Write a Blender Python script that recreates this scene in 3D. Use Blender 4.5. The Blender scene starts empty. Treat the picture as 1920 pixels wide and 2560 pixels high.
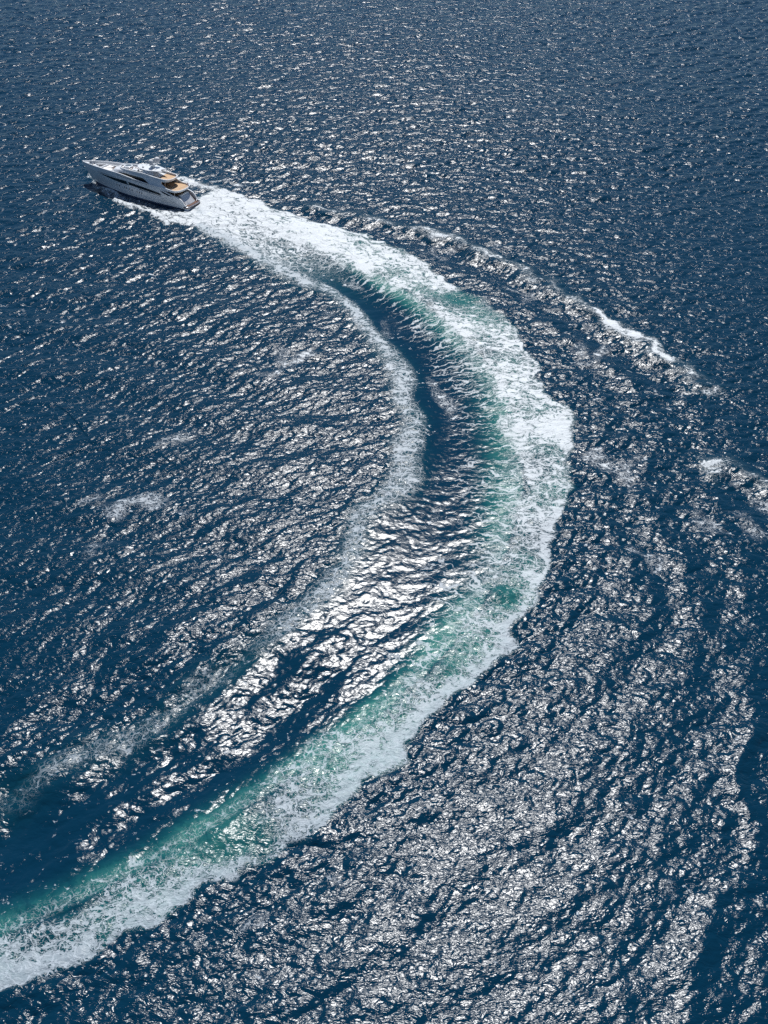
import bpy, bmesh, math, random
import numpy as np
from mathutils import Vector, Matrix

random.seed(7)
sc = bpy.context.scene
col = sc.collection
R = math.radians

# ------------------------------------------------------------------ camera, sky, sun, exposure
CAM_H, PITCH = 120.0, R(44.0)
cam_d = bpy.data.cameras.new('camera')
cam = bpy.data.objects.new('camera', cam_d); col.objects.link(cam)
cam.location = (0, 0, CAM_H)
cam.rotation_euler = (math.pi/2 - PITCH, 0, 0)
cam_d.sensor_fit = 'VERTICAL'
cam_d.sensor_height = 36.0
cam_d.lens = 36.0 * 2217.0 / 2560.0
cam_d.clip_start = 1.0; cam_d.clip_end = 80000.0
sc.camera = cam

SUN_EL, SUN_AZ = R(61.0), R(4.0)          # azimuth measured from +Y towards +X
w = bpy.data.worlds.new('World'); sc.world = w; w.use_nodes = True
nt = w.node_tree; nt.nodes.clear()
sky = nt.nodes.new('ShaderNodeTexSky'); sky.sky_type = 'NISHITA'; sky.sun_disc = False
sky.sun_elevation = SUN_EL; sky.sun_rotation = SUN_AZ
sky.air_density = 1.0; sky.dust_density = 0.0; sky.ozone_density = 5.0
bg = nt.nodes.new('ShaderNodeBackground'); bg.inputs['Strength'].default_value = 0.062
wo = nt.nodes.new('ShaderNodeOutputWorld')
nt.links.new(sky.outputs[0], bg.inputs[0]); nt.links.new(bg.outputs[0], wo.inputs[0])
sd = bpy.data.lights.new('sun', 'SUN'); sd.energy = 4.8; sd.angle = R(0.53); sd.color = (1.0, 0.975, 0.945)
sun = bpy.data.objects.new('sun', sd); col.objects.link(sun)
dirv = Vector((math.sin(SUN_AZ)*math.cos(SUN_EL), math.cos(SUN_AZ)*math.cos(SUN_EL), math.sin(SUN_EL)))
sun.rotation_euler = dirv.to_track_quat('Z', 'Y').to_euler()
sun.location = dirv * 400
sc.view_settings.view_transform = 'Standard'; sc.view_settings.look = 'None'
sc.view_settings.exposure = 0.0; sc.view_settings.gamma = 1.0
sc.cycles.max_bounces = 4; sc.cycles.diffuse_bounces = 2; sc.cycles.glossy_bounces = 3
sc.cycles.transparent_max_bounces = 6
sc.cycles.caustics_reflective = False; sc.cycles.caustics_refractive = False
sc.cycles.sample_clamp_indirect = 3.0
sc.cycles.use_denoising = False

def tag(o, label=None, cat=None, group=None, kind=None):
    if label: o['label'] = label
    if cat: o['category'] = cat
    if group: o['group'] = group
    if kind: o['kind'] = kind
    return o

# ------------------------------------------------------------------ node helper
class NT:
    def __init__(s, name):
        s.m = bpy.data.materials.new(name); s.m.use_nodes = True
        s.t = s.m.node_tree; s.t.nodes.clear()
    def n(s, typ, ins=None, **props):
        nd = s.t.nodes.new(typ)
        for k, v in props.items(): setattr(nd, k, v)
        for k, v in (ins or {}).items():
            if isinstance(v, bpy.types.NodeSocket): s.t.links.new(v, nd.inputs[k])
            else: nd.inputs[k].default_value = v
        return nd
    def math(s, op, a, b=None, c=None, clamp=False):
        ins = {0: a}
        if b is not None: ins[1] = b
        if c is not None: ins[2] = c
        nd = s.n('ShaderNodeMath', ins, operation=op, use_clamp=clamp)
        return nd.outputs[0]
    def vmath(s, op, a, b=None, scale=None):
        ins = {0: a}
        if b is not None: ins[1] = b
        if scale is not None: ins[3] = scale
        return s.n('ShaderNodeVectorMath', ins, operation=op).outputs[0]
    def mapr(s, v, a, b, c=0.0, d=1.0, kind='SMOOTHSTEP'):
        return s.n('ShaderNodeMapRange', {0: v, 1: a, 2: b, 3: c, 4: d}, interpolation_type=kind).outputs[0]
    def mixc(s, f, a, b):
        nd = s.n('ShaderNodeMix', data_type='RGBA')
        for i, v in ((0, f), (6, a), (7, b)):
            if isinstance(v, bpy.types.NodeSocket): s.t.links.new(v, nd.inputs[i])
            else: nd.inputs[i].default_value = v
        return nd.outputs[2]
    def mixf(s, f, a, b):
        nd = s.n('ShaderNodeMix', data_type='FLOAT')
        for i, v in ((0, f), (2, a), (3, b)):
            if isinstance(v, bpy.types.NodeSocket): s.t.links.new(v, nd.inputs[i])
            else: nd.inputs[i].default_value = v
        return nd.outputs[0]
    def noise(s, vec, scale, detail=2.0, rough=0.5, dist=0.0, dims='2D', out=0):
        nd = s.n('ShaderNodeTexNoise', {'Vector': vec, 'Scale': scale, 'Detail': detail, 'Roughness': rough, 'Distortion': dist}, noise_dimensions=dims)
        return nd.outputs[out]
    def attr(s, name, out=2):
        return s.n('ShaderNodeAttribute', attribute_name=name).outputs[out]
    def mapping(s, vec, rot=0.0, scale=(1, 1, 1), loc=(0, 0, 0)):
        return s.n('ShaderNodeMapping', {'Vector': vec, 'Location': loc, 'Rotation': (0, 0, rot), 'Scale': scale}).outputs[0]
    def out(s, sh):
        s.n('ShaderNodeOutputMaterial', {'Surface': sh}); return s.m

#SEA_BEGIN
# ------------------------------------------------------------------ the sea: wave tiles
rng = np.random.default_rng(11)
def wave_tile(L, N, lmin, lmax, lpeak, wind, spread, slope, levels, iso=0.0, kexp=4.0):
    """random sea patch; returns per level (height, dx, dy) arrays band-limited at levels[i] metres"""
    k1 = 2*np.pi*np.fft.fftfreq(N, L/N)
    kx, ky = np.meshgrid(k1, k1, indexing='xy')
    k = np.hypot(kx, ky); k[0, 0] = 1e9
    cosd = np.abs((kx*math.cos(wind) + ky*math.sin(wind))/k)
    D = iso + (1-iso)*cosd**spread
    S = k**-kexp * np.exp(-(2*np.pi/lpeak/k)**2) * D
    S *= (k > 2*np.pi/lmax) / (1 + (k*lmin/(2*np.pi))**8)
    amp = np.sqrt(S)
    z = amp * np.fft.fft2(rng.standard_normal((N, N)))
    h = np.fft.ifft2(z).real
    gx = np.fft.ifft2(1j*kx*z).real; gy = np.fft.ifft2(1j*ky*z).real
    f = slope / math.sqrt((gx**2 + gy**2).mean())
    z *= f
    outl = []
    for lv in levels:
        zz = z * np.exp(-(k*lv/(2*np.pi))**2*1.2) if lv > 0 else z
        hh = np.fft.ifft2(zz).real
        dx = np.fft.ifft2(1j*kx/k*zz).real; dy = np.fft.ifft2(1j*ky/k*zz).real
        outl.append(np.stack([dx, dy, hh], -1).astype(np.float32))
    return L, N, outl

def sample(T, x, y, N, L):
    u = (x/L*N) % N; v = (y/L*N) % N
    i = u.astype(np.int64); j = v.astype(np.int64)
    fu = (u-i)[:, None].astype(np.float32); fv = (v-j)[:, None].astype(np.float32)
    i %= N; j %= N; i1 = (i+1) % N; j1 = (j+1) % N
    if T.ndim == 2: T = T[..., None]
    return (T[j, i]*(1-fu) + T[j, i1]*fu)*(1-fv) + (T[j1, i]*(1-fu) + T[j1, i1]*fu)*fv

LV = [0.0, 0.6, 1.2, 2.4, 5.0, 12.0]
WIND = R(115)
tileA = wave_tile(420.0, 2048, 0.8, 60.0, 6.0, WIND, 3.5, 0.20, LV, 0.06, 4.2)
tileB = wave_tile(67.0, 1024, 0.30, 2.2, 30.0, R(105), 2.5, 0.125, LV, 0.25)

nz = rng.standard_normal((1024, 1024))
kf = np.hypot(*np.meshgrid(np.fft.fftfreq(1024), np.fft.fftfreq(1024)))
def soft(cut):
    a = np.fft.ifft2(np.fft.fft2(nz)*np.exp(-(kf/cut)**2)).real
    return (a/a.std()).astype(np.float32)
SOFT = soft(0.03)          # ~ 16 cells feature size
SOFT2 = soft(0.10)
def rnd(x, y, size, T=SOFT):     # smooth random field, unit variance, features about `size` metres
    return sample(T, np.asarray(x)*16.0/size, np.asarray(y)*16.0/size, 1024, 1024.0)[:, 0]

# ------------------------------------------------------------------ the turn: lines of the wake, in metres on the water
O = [(-58.0, 270.8), (-47.6, 269.1), (-35.2, 259.4), (-23.3, 250.7), (-12.1, 244.2), (0.1, 235.6), (9.1, 226.1), (16.2, 214.7), (25.4, 205.1), (32.4, 191.8), (35.9, 173.7), (39.0, 162.8), (39.6, 149.5), (40.6, 142.3), (38.6, 131.0), (34.9, 123.0), (31.4, 112.7), (30.0, 105.8), (25.8, 98.3), (23.9, 92.3), (16.7, 85.7), (10.6, 78.6), (4.2, 70.5), (-4.7, 63.0), (-11.0, 57.4), (-18.5, 54.1), (-20.2, 52.1), (-26.5, 48.4), (-31.4, 44.8), (-37.5, 42.6), (-42.8, 40.3), (-48.0, 38.2), (-55.7, 35.5)]
T = [(-57.9, 260.9), (-36.4, 244.2), (-25.0, 235.1), (-14.1, 226.9), (-3.7, 217.2), (6.1, 205.1), (14.0, 193.9), (20.2, 182.5), (24.7, 170.0), (27.8, 157.7), (28.4, 146.4), (27.7, 136.0), (25.6, 125.0), (22.6, 115.0), (19.2, 105.8), (14.9, 98.3), (10.2, 91.3), (5.3, 85.2), (0.0, 79.5), (-6.4, 73.7), (-13.1, 68.5), (-19.5, 63.7), (-25.6, 59.1), (-32.0, 54.7), (-39.3, 50.6), (-44.8, 47.5), (-50.1, 44.8), (-57.9, 41.4)]
G = [(-57.8, 260.3), (-36.4, 243.6), (-24.8, 232.8), (-19.2, 225.9), (-8.6, 212.2), (3.6, 198.3), (11.2, 181.5), (14.9, 166.4), (17.3, 154.4), (16.8, 138.9), (15.6, 127.7), (12.2, 115.0), (8.4, 105.8), (5.7, 98.3), (1.6, 91.3), (-2.2, 84.8), (-8.0, 78.6), (-14.8, 72.8), (-22.7, 67.4), (-28.8, 63.0), (-35.9, 58.1), (-43.4, 54.1), (-51.8, 50.3), (-59.8, 46.6)]
I = [(-60.0, 256.2), (-52.7, 244.2), (-43.1, 232.8), (-34.5, 224.8), (-26.2, 217.2), (-17.1, 209.8), (-9.4, 200.6), (-3.4, 187.6), (2.2, 175.6), (5.3, 162.8), (6.5, 149.5), (5.3, 137.4), (1.9, 127.7), (-2.6, 121.2), (-6.0, 113.8), (-9.1, 105.8), (-14.4, 98.3), (-18.8, 93.3), (-25.2, 87.5), (-30.3, 81.2), (-35.4, 76.9), (-41.8, 72.8), (-49.0, 68.2), (-56.2, 64.4), (-64.7, 60.1)]
M = [(-24.5, 228.8), (-13.6, 214.7), (-3.6, 205.1), (4.6, 187.6), (9.8, 171.9), (13.0, 159.4), (13.4, 147.9), (11.3, 134.6), (8.9, 121.2)]
C1 = [(-26.7, 259.4), (-18.1, 256.2), (-5.4, 251.0), (1.4, 246.5), (9.5, 241.8), (22.6, 237.0), (28.5, 228.8), (38.0, 220.9), (45.7, 212.2), (51.6, 199.1), (58.6, 189.7), (65.9, 181.5), (70.7, 173.7), (74.2, 166.4), (74.6, 160.2)]
C2 = [(63.5, 140.3), (73.4, 141.1), (76.2, 134.6), (80.6, 129.4), (92, 121)]

def resample(P, step=1.5, ext0=0.0, ext1=0.0, smooth=2):
    P = np.array(P, float)
    if ext1: P = np.vstack([P, P[-1] + (P[-1]-P[-3])/np.linalg.norm(P[-1]-P[-3])*ext1])
    if ext0: P = np.vstack([P[0] - (P[2]-P[0])/np.linalg.norm(P[2]-P[0])*ext0, P])
    s = np.r_[0, np.cumsum(np.hypot(*np.diff(P, axis=0).T))]
    q = np.arange(0, s[-1], step)
    X = np.c_[np.interp(q, s, P[:, 0]), np.interp(q, s, P[:, 1])]
    for _ in range(smooth*4):
        X[1:-1] = (X[:-2] + 2*X[1:-1] + X[2:])/4
    return X
def polydist(x, y, X):
    """nearest point on polyline X: arclength and signed offset (positive on the left of travel)"""
    seg = X[1:]-X[:-1]; ln = np.hypot(*seg.T); S = np.r_[0, np.cumsum(ln)]
    so = np.empty(len(x)); do = np.empty(len(x))
    for a in range(0, len(x), 20000):
        px = x[a:a+20000, None].astype(np.float32); py = y[a:a+20000, None].astype(np.float32)
        rx = px-X[None, :-1, 0].astype(np.float32); ry = py-X[None, :-1, 1].astype(np.float32)
        t = np.clip((rx*seg[:, 0]+ry*seg[:, 1])/(ln**2), 0, 1)
        dx = rx-t*seg[:, 0]; dy = ry-t*seg[:, 1]
        dd = dx*dx+dy*dy; j = dd.argmin(1); r = np.arange(len(j))
        so[a:a+20000] = S[j]+t[r, j]*ln[j]
        cr = seg[j, 0]*ry[r, j]-seg[j, 1]*rx[r, j]
        do[a:a+20000] = np.sqrt(dd[r, j])*np.sign(cr)
    return so, do
TX = resample(T, 1.5, 0, 60, 3)
def offs(P):
    X = resample(P, 1.5, 0, 40, 1); s, d = polydist(X[:, 0], X[:, 1], TX)
    o = np.argsort(s); return s[o], d[o]
sO, dO = offs(O); sG, dG = offs(G); sI, dI = offs(I); sM, dM = offs(M)
WLEN = 370.0

# ------------------------------------------------------------------ the sea: graded grid (finer where it is nearer)
def zdep(y): return np.maximum(y*math.cos(PITCH)+CAM_H*math.sin(PITCH), 75.0)
ys = [18.0]
while ys[-1] < 640:
    y = ys[-1]; sl = math.hypot(y, CAM_H)
    ys.append(y + max(0.12, 0.66*sl*sl/CAM_H/950.0))
g = ys[-1]-ys[-2]
while ys[-1] < 40000: g *= 1.12; ys.append(ys[-1]+g)
pre = [18.0]; g = 0.3
while pre[-1] > -4000: pre.append(pre[-1]-g); g *= 1.12
ys = np.array(pre[:0:-1]+ys)
NU = 1000; U = 0.433*1.22
us = np.linspace(-U, U, NU); du = us[1]-us[0]
ex = []; g = du; u = U
while u < 60: g *= 1.15; u += g; ex.append(u)
ex = np.array(ex); us = np.r_[-ex[::-1], us, ex]
zd = zdep(ys)
GX = (us[None, :]*zd[:, None]).ravel(); GY = np.repeat(ys, len(us))
NR, NC = len(ys), len(us)
dyr = np.gradient(ys); dur = np.gradient(us)
SPX = (dur[None, :]*zd[:, None]).ravel(); SPY = np.repeat(dyr, NC)
sp = np.maximum(SPX, SPY*0.75)
lvl = np.interp(np.log(np.maximum(sp*1.5, 0.3)), np.log([0.3, 0.6, 1.2, 2.4, 5.0, 12.0]), np.arange(6))
fade = np.clip(1-(sp-8)/20, 0, 1)

near = (GY > 15) & (GY < 300) & (np.abs(GX) < 170)
idx = np.where(near)[0]
S = np.full(len(GX), -50.0); Dd = np.full(len(GX), 200.0)
S[idx], Dd[idx] = polydist(GX[idx], GY[idx], TX)
# reject points off the open start of the wake
hd = (TX[3]-TX[0]); hd /= np.linalg.norm(hd)
ahead = (GX-TX[0, 0])*hd[0]+(GY-TX[0, 1])*hd[1]
Sm = np.where((S < 2.0), ahead, S)
DO = np.interp(S, sO, dO); DG = np.interp(S, sG, dG); DI = np.interp(S, sI, dI); DM = np.interp(S, sM, dM)
def ss(a, b, x): 
    t = np.clip((x-a)/(b-a), 0, 1); return t*t*(3-2*t)
age = np.clip(Sm/330.0, 0, 1.2)
near_f = near & (np.abs(Dd) < 90)
lob = 0.95*rnd(GX, GY, 7.0)*ss(40, 120, S) + 0.6*rnd(GX, GY, 2.6)
EO = DO + lob - Dd                                   # distance inside the outer edge
start = ss(-2.5, 1.5, Sm)
band = ss(0, 1.6, EO)*ss(-2.5, 2.0, Dd + 1.0*rnd(GX, GY, 5.0))*start
vv = np.clip(Dd/np.maximum(DO, 1), 0, 1)
patch = rnd(GX*0.7, GY, 5.0)
covb = 0.74 - 0.25*ss(0.12, 0.28, age) - 0.08*ss(0.3, 0.6, age)
covb = covb + (0.09+0.04*ss(.1, .4, age))*patch + 0.17*np.exp(-((vv-0.10)/0.10)**2)*(1-ss(.35, .7, age))
strip = np.exp(-((EO-1.5-0.7*rnd(GX, GY, 9))/1.8)**2)
covb = covb + 0.10*ss(0.6, 0.95, vv)*ss(0.2, 0.4, age) + 0.42*strip*ss(0.42, 0.62, age)
covb = covb - 0.05*ss(0.62, 0.9, age)*(1-ss(0.35, 0.75, vv))
cov = band*covb
# turquoise slope between G and T with thin streaks
wG = np.maximum(-DG, 1.0)
slope_in = ss(-1.25, -0.05, Dd/wG)*(1-ss(0, 2, Dd))*start
cov = np.maximum(cov, slope_in*(0.10+0.16*ss(-0.55, 0, Dd/wG))*ss(15, 40, S))
# young wake: white from the inner line to the outer edge
young = (1-ss(35, 95, S))*start*ss(-3.0, 1.0, Dd-DI)*ss(0, 1.5, EO)
yc = 0.80-0.38*ss(10, 70, S)*ss(0, 4, -Dd)*ss(0, 4, Dd-DI)-0.12*ss(0, 30, S)
cov = np.maximum(cov, young*yc)
# inner foam line
wI = 2.4+0.7*ss(60, 180, S)
gi = np.exp(-((Dd-DI+0.8*rnd(GX, GY, 6))/wI)**2)*start
ampI = np.interp(S, [0, 40, 90, 150, 200, 240, 300, 360], [.78, .70, .50, .46, .36, .24, .20, .19])
cov = np.maximum(cov, gi*(ampI+0.07*rnd(GX, GY, 7)))
# middle line and scattered flecks between
gm = np.exp(-((Dd-DM+1.2*rnd(GX, GY, 9))/1.7)**2)*ss(40, 70, S)*(1-ss(170, 215, S))
cov = np.maximum(cov, gm*(0.08+0.12*rnd(GX, GY, 5)))
inside = ss(-2, 2, Dd-DI)*(1-ss(-2, 2, Dd))*start
cov = np.maximum(cov, inside*(0.05+0.05*np.clip(rnd(GX, GY, 8), -1, 2)))
# aerated green water
aer = slope_in*(0.12+0.95*ss(-1.15, -0.05, Dd/wG))*ss(30, 80, S)
aer = np.maximum(aer, band*(0.78-0.25*ss(0.6, 1, vv))*ss(-10, 50, S))
aer = aer*np.clip(0.9+0.30*rnd(GX, GY*1.0, 10.0)*ss(60, 120, S), 0.15, 1.25)*(1-0.35*ss(0.75, 1.1, age))
aer = np.maximum(aer, young*0.35)
aer = np.maximum(aer, gi*ampI*0.55)
# streaks drawn out across the wake
strk = slope_in*1.0 + inside*0.34*ss(-1.9, -0.8, Dd/wG)*(1-slope_in)
strk *= ss(20, 60, S)*(1-0.92*ss(0.55, 0.78, age))*np.clip(0.85+0.35*rnd(GX, GY, 7), 0, 1.3)
thk = 1.0-0.40*ss(0.35, 0.85, age)-0.12*strip*ss(0.42, 0.62, age)
thk = thk*(1-0.25*gi)
# smooth water between the lines in the old wake
calm = ss(-3, 3, Dd-DI)*(1-ss(-1, 3, Dd))*(0.80*ss(30, 70, S)-0.28*ss(185, 245, S))*start

# outer breaking crests of the bow wave
def crest(P, w0, amp, brk, seed, back=6.0):
    X = resample(P, 1.2, 0, 0, 1); x0, x1 = X.min(0)-25; 
    k = np.where((GX > X[:, 0].min()-25) & (GX < X[:, 0].max()+25) & (GY > X[:, 1].min()-25) & (GY < X[:, 1].max()+25))[0]
    s, d = polydist(GX[k], GY[k], X)
    L = np.hypot(*np.diff(X, axis=0).T).sum()
    endf = ss(0, 5, s)*(1-ss(L-5, L, s))
    m = rnd(s*1.0+seed*41, np.zeros_like(s)+seed*13, brk)
    lit = (0.35+0.65*ss(-0.6, 0.6, m))*endf
    d = d + 1.1*rnd(GX[k], GY[k], 7.0) + 0.45*rnd(GX[k], GY[k], 2.2)
    c = np.zeros(len(GX)); h = np.zeros(len(GX))
    c[k] = lit*(0.46*np.exp(-(d/w0/1.3)**2) + 0.36*ss(-back, -0.5, d)*(1-ss(-0.5, 0.5, d)))*np.clip(1+0.4*rnd(GX[k], GY[k], 3.0), 0.2, 1.7)
    h[k] = endf*amp*(0.65+0.35*lit)*(np.exp(-((d+1.5)/3.0)**2) - 0.55*np.exp(-((d+7)/3.5)**2) + 0.30*np.exp(-((d+13)/3.5)**2))
    return c, h
c1, h1 = crest(C1, 1.5, 0.85, 9.0, 1)
c2, h2 = crest(C2, 1.8, 0.9, 14.0, 3, 9.0)
cov = np.maximum(cov, np.maximum(c1, c2)); aer = np.maximum(aer, np.maximum(c1, c2)*0.25)
# loose foam drifting outside the band and a few spent whitecaps
WX = rnd(GX, GY, 6.0)+0.5*rnd(GX, GY, 2.5); WY = rnd(GX+300, GY+77, 6.0)+0.5*rnd(GX+90, GY-50, 2.5)
def spot(cx, cy, rx, ry, rot, a):
    dx = GX-cx+WX*min(rx,5)*0.62; dy = GY-cy+WY*min(rx,5)*0.5; c, s_ = math.cos(rot), math.sin(rot)
    q = ((dx*c+dy*s_)/rx)**2+((-dx*s_+dy*c)/ry)**2
    e = np.zeros(len(GX)); k = q < 9
    e[k] = a*np.exp(-q[k]*1.2)*np.clip(1+0.45*rnd(GX[k], GY[k], 4.0), 0, 1.6); return e
spots = np.zeros(len(GX))
for a in [(-24.2, 177, 5.5, 4.0, 0, .42), (-46.5, 127, 6.5, 3.2, .5, .55), (-43.5, 147, 3.5, 3, 0, .28), (-65, 126, 4, 2, 0, .35), (-57, 113, 9, 2.5, .3, .22),
          (30, 232, 5, 3, -.6, .45), (40, 213, 7, 3, -.5, .3), (46, 196, 6, 4, 0, .22), (74, 124, 8, 7, 0, .42), (68, 134, 6, 5, 0, .3), (55, 121, 5, 3, 0, .2), (48, 108, 6, 2.5, .2, .28), (40, 113, 5, 2, 0, .3),
          (52, 73, 7, 2, .3, .20), (44, 63, 5, 3, .4, .22), (-16, 49.5, 4, 1.6, .5, .42), (-10, 51, 4, 1.2, .3, .3), (39, 51, 1.3, 1.2, 0, .3), (50, 180, 5, 4, 0, .25),
          (15, 228, 6, 4, -.5, .35), (34, 205, 8, 3, -.6, .30), (48, 140, 5, 6, 0, .30), (-30, 92, 4, 2, .5, .2), (-6, 195, 12, 6, -.9, .16),
          (55, 165, 10, 7, -.8, .16), (-52, 250, 10, 3, -.6, .3), (-47, 273, 7, 2.2, -.1, .45)]:
    spots = np.maximum(spots, 0.85*spot(*a))
cov = np.maximum(cov, spots)
#HULL_FOAM
VEIL = [(-97.5, 286.0), (-96.1, 285.0), (-93.0, 278.6), (-90.3, 275.0), (-86.8, 270.7), (-82.7, 267.2), (-78.4, 263.7), (-73.9, 260.3), (-69.5, 256.4), (-64.2, 254.7), (-58.0, 253.4)]
OUTR = [(-97.5, 285.5), (-93.9, 277.4), (-92.0, 273.1), (-89.2, 270.1), (-85.5, 266.0), (-81.2, 260.3), (-76.9, 256.4), (-73.0, 255.3), (-70.1, 254.7), (-67.5, 250.0), (-63.5, 246.0)]
STB = [(-70, 279), (-62.7, 276.2), (-60.5, 275.6), (-56.0, 272.7), (-50, 269.8), (-45, 267.5)]
hk = np.where((GX > -115) & (GX < -35) & (GY > 235) & (GY < 300))[0]
VX = resample(VEIL, 1.0, 0, 0, 1); sv, dv = polydist(GX[hk], GY[hk], VX)
OX = resample(OUTR, 1.0, 0, 0, 1); so_, do_ = polydist(OX[:, 0], OX[:, 1], VX); oo = np.argsort(so_)
ow = np.maximum(-np.interp(sv, so_[oo], do_[oo]), 0.6)
sr, dr = polydist(GX[hk], GY[hk], OX)
wob = 0.9*rnd(GX[hk], GY[hk], 4.0)+0.4*rnd(GX[hk], GY[hk], 1.8)
q = (-dv+wob*0.6)/ow
hf = ss(-1.6, 0.0, q*ow)*(1-ss(0.85, 1.1, q))*ss(0, 4, sv)
rid = np.exp(-((dr-0.6+wob)/1.3)**2)*ss(15, 21, sr)
hc = hf*(0.40+0.10*ss(0, 0.5, q)*ss(15, 30, sv)-0.14*ss(20, 30, sv)*(1-ss(0.5, 0.9, q)))
hc = np.maximum(hc, rid*0.85)
hc = np.maximum(hc, 0.62*hf*ss(38, 46, sv))
SX = resample(STB, 1.0, 0, 0, 1); s2_, d2_ = polydist(GX[hk], GY[hk], SX)
stb = np.exp(-((d2_+1.0+wob)/2.3)**2)*ss(0, 6, s2_)*(1-ss(18, 27, s2_))
hc = np.maximum(hc, stb*0.72)
hullfoam = np.zeros(len(GX)); hullfoam[hk] = hc
cov = np.maximum(cov, hullfoam); aer = np.maximum(aer, 0.25*hullfoam)
thk = np.where(hullfoam > 0.05, 1.0, thk)
hullH = np.zeros(len(GX)); hullH[hk] = 0.55*rid+0.35*np.exp(-(dv/1.6)**2)*(1-ss(20, 40, sv))*ss(0, 3, sv)+0.3*stb
# footprint of the hull: water lies quiet and slightly low underneath
yx = ((GX+57.74)*math.cos(R(154.24))+(GY-257.73)*math.sin(R(154.24)))/0.9636
yy_ = (-(GX+57.74)*math.sin(R(154.24))+(GY-257.73)*math.cos(R(154.24)))/0.9636
foot = ss(-3, 0, yx)*(1-ss(37, 40, yx))*(1-ss(0.8, 1.25, np.abs(yy_)/np.interp(yx, [0, 22, 28, 36, 40], [3.5, 3.8, 2.9, 1.0, .3])))
cov = np.clip(cov, 0, 1)

# ---- heights
Z = np.zeros((len(GX), 3), np.float32)
def addtile(tile, rot, gain):
    L, N, lv = tile
    c, s_ = math.cos(rot), math.sin(rot)
    x = GX*c-GY*s_; y = GX*s_+GY*c
    l0 = np.floor(lvl).astype(int); fr = (lvl-l0)[:, None].astype(np.float32)
    for q in range(6):
        for m, wgt in ((l0 == q, 1-fr), (l0 == q-1, fr)):
            if not m.any(): continue
            v = sample(lv[q], x[m], y[m], N, L)*wgt[m]
            vx = v[:, 0]*c+v[:, 1]*s_; vy = -v[:, 0]*s_+v[:, 1]*c
            Z[m] += np.stack([vx*-0.8, vy*-0.8, v[:, 2]], -1)*gain[m, None]
slick = near*np.maximum(ss(150, 85, GY)*ss(0, 12, Dd-DO), 0.75*ss(190, 120, GY)*ss(4, 16, DI-Dd))
slick = slick*np.clip(0.85+0.28*rnd(GX+500, GY, 45.0), 0.2, 1.15)
gustA = np.clip(1+0.20*rnd(GX, GY, 60.0), 0.5, 1.5)*(1-0.52*slick)
GB = 1-0.35*slick
damp = (1-0.7*foot)*(1-0.93*calm)-0.45*band*ss(0, .6, vv)
addtile(tileA, 0.0, (fade*damp*gustA*(1+0.25*ss(180, 330, GY))).astype(np.float32))
addtile(tileB, 0.35, (fade*GB*(1-0.85*calm)*(1-0.5*band)).astype(np.float32))
H = np.zeros(len(GX))
H += start*ss(5, 60, S)*(0.75*np.exp(-((Dd-2.0)/5.0)**2)-0.45*np.exp(-((Dd-DG+3)/5.0)**2)+0.35*np.exp(-((Dd-DI)/3.0)**2))*(1-0.4*age)
H += start*(1-ss(30, 80, S))*0.35*np.exp(-((Dd-DO*0.5)/4.0)**2)
ph = 2*np.pi*(Dd-DI)/8.0+1.6*rnd(GX, GY, 18.0)
env = ss(-30, -6, Dd-DI)*(1-ss(-4, 3, Dd-DG))*ss(195, 255, S)
H += (0.34*rnd(GX, GY, 13.0)+0.17*rnd(GX, GY, 6.0)+0.05*rnd(GX, GY, 2.6))*env*start*(1+1.1*ss(240, 300, S))
H += 0.26*np.sin(ph)*env*start*(0.75+0.35*rnd(GX, GY, 12))
# waves spreading inside the turn
ph2 = 2*np.pi*(GX*0.28+GY*0.96)/17.0+1.6*rnd(GX, GY, 35.0)
ins = near_f*ss(6, 20, DI-Dd)*ss(60, 120, GY)*(1-ss(215, 240, GY))
H += 0.24*np.sin(ph2)*ins
# long undulations outside the turn
out_f = near*ss(2, 12, Dd-DO)
H += 0.12*np.sin(2*np.pi*(Dd-DO)/14.0+2.6*rnd(GX, GY, 26.0))*out_f*(1-ss(20, 60, Dd-DO))
DARK = [([(53.4, 102.5), (57.5, 91.3), (59.1, 82.1), (54.6, 70.5), (49.9, 58.7), (45.1, 48.4), (41.1, 40.3), (34.5, 34.4), (31.3, 28)], 0.34, 2.0), ([(20.2, 52.1), (23.5, 48.4), (26.3, 43.1), (29.1, 38.7), (28.9, 32.0)], 0.20, 1.5)]
for P_, am, wd_ in DARK:
    k_ = np.where((GX > 5) & (GX < 90) & (GY > 22) & (GY < 115))[0]
    q_ = resample(P_, 1.0, 0, 0, 1); s3, d3 = polydist(GX[k_], GY[k_], q_)
    H[k_] += am*np.exp(-((d3+1.3*rnd(GX[k_], GY[k_], 8.0))/wd_)**2)*ss(0, 10, s3)*np.clip(0.8+0.4*rnd(GX[k_], GY[k_], 12.0), 0.1, 1.5)
H += h1+h2+hullH-0.3*foot
HB = H.copy()
Z[:, 2] += (H*fade)
#HULL_HEIGHT
PX = np.stack([GX+Z[:, 0], GY+Z[:, 1], Z[:, 2]], -1).astype(np.float32)

# per-vertex normals on the whole grid, so that the separate meshes join without a seam
Pg = PX.reshape(NR, NC, 3)
du_ = np.gradient(Pg, axis=1); dv_ = np.gradient(Pg, axis=0)
Nn = np.cross(du_, dv_); Nn /= np.linalg.norm(Nn, axis=-1, keepdims=True); Nn = Nn.reshape(-1, 3)

ii = np.arange(NR*NC).reshape(NR, NC)
quads = np.stack([ii[:-1, :-1], ii[:-1, 1:], ii[1:, 1:], ii[1:, :-1]], -1).reshape(-1, 4)
c1c2 = np.maximum(c1, c2)
wk = (hullfoam > 0.05) | (((band > 0.01) | (slope_in > 0.05) | (young > 0.02) | (inside > 0.02) | (gi*ampI > 0.12)) & near_f)
cr = (c1c2 > 0.06) & ~wk
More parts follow.
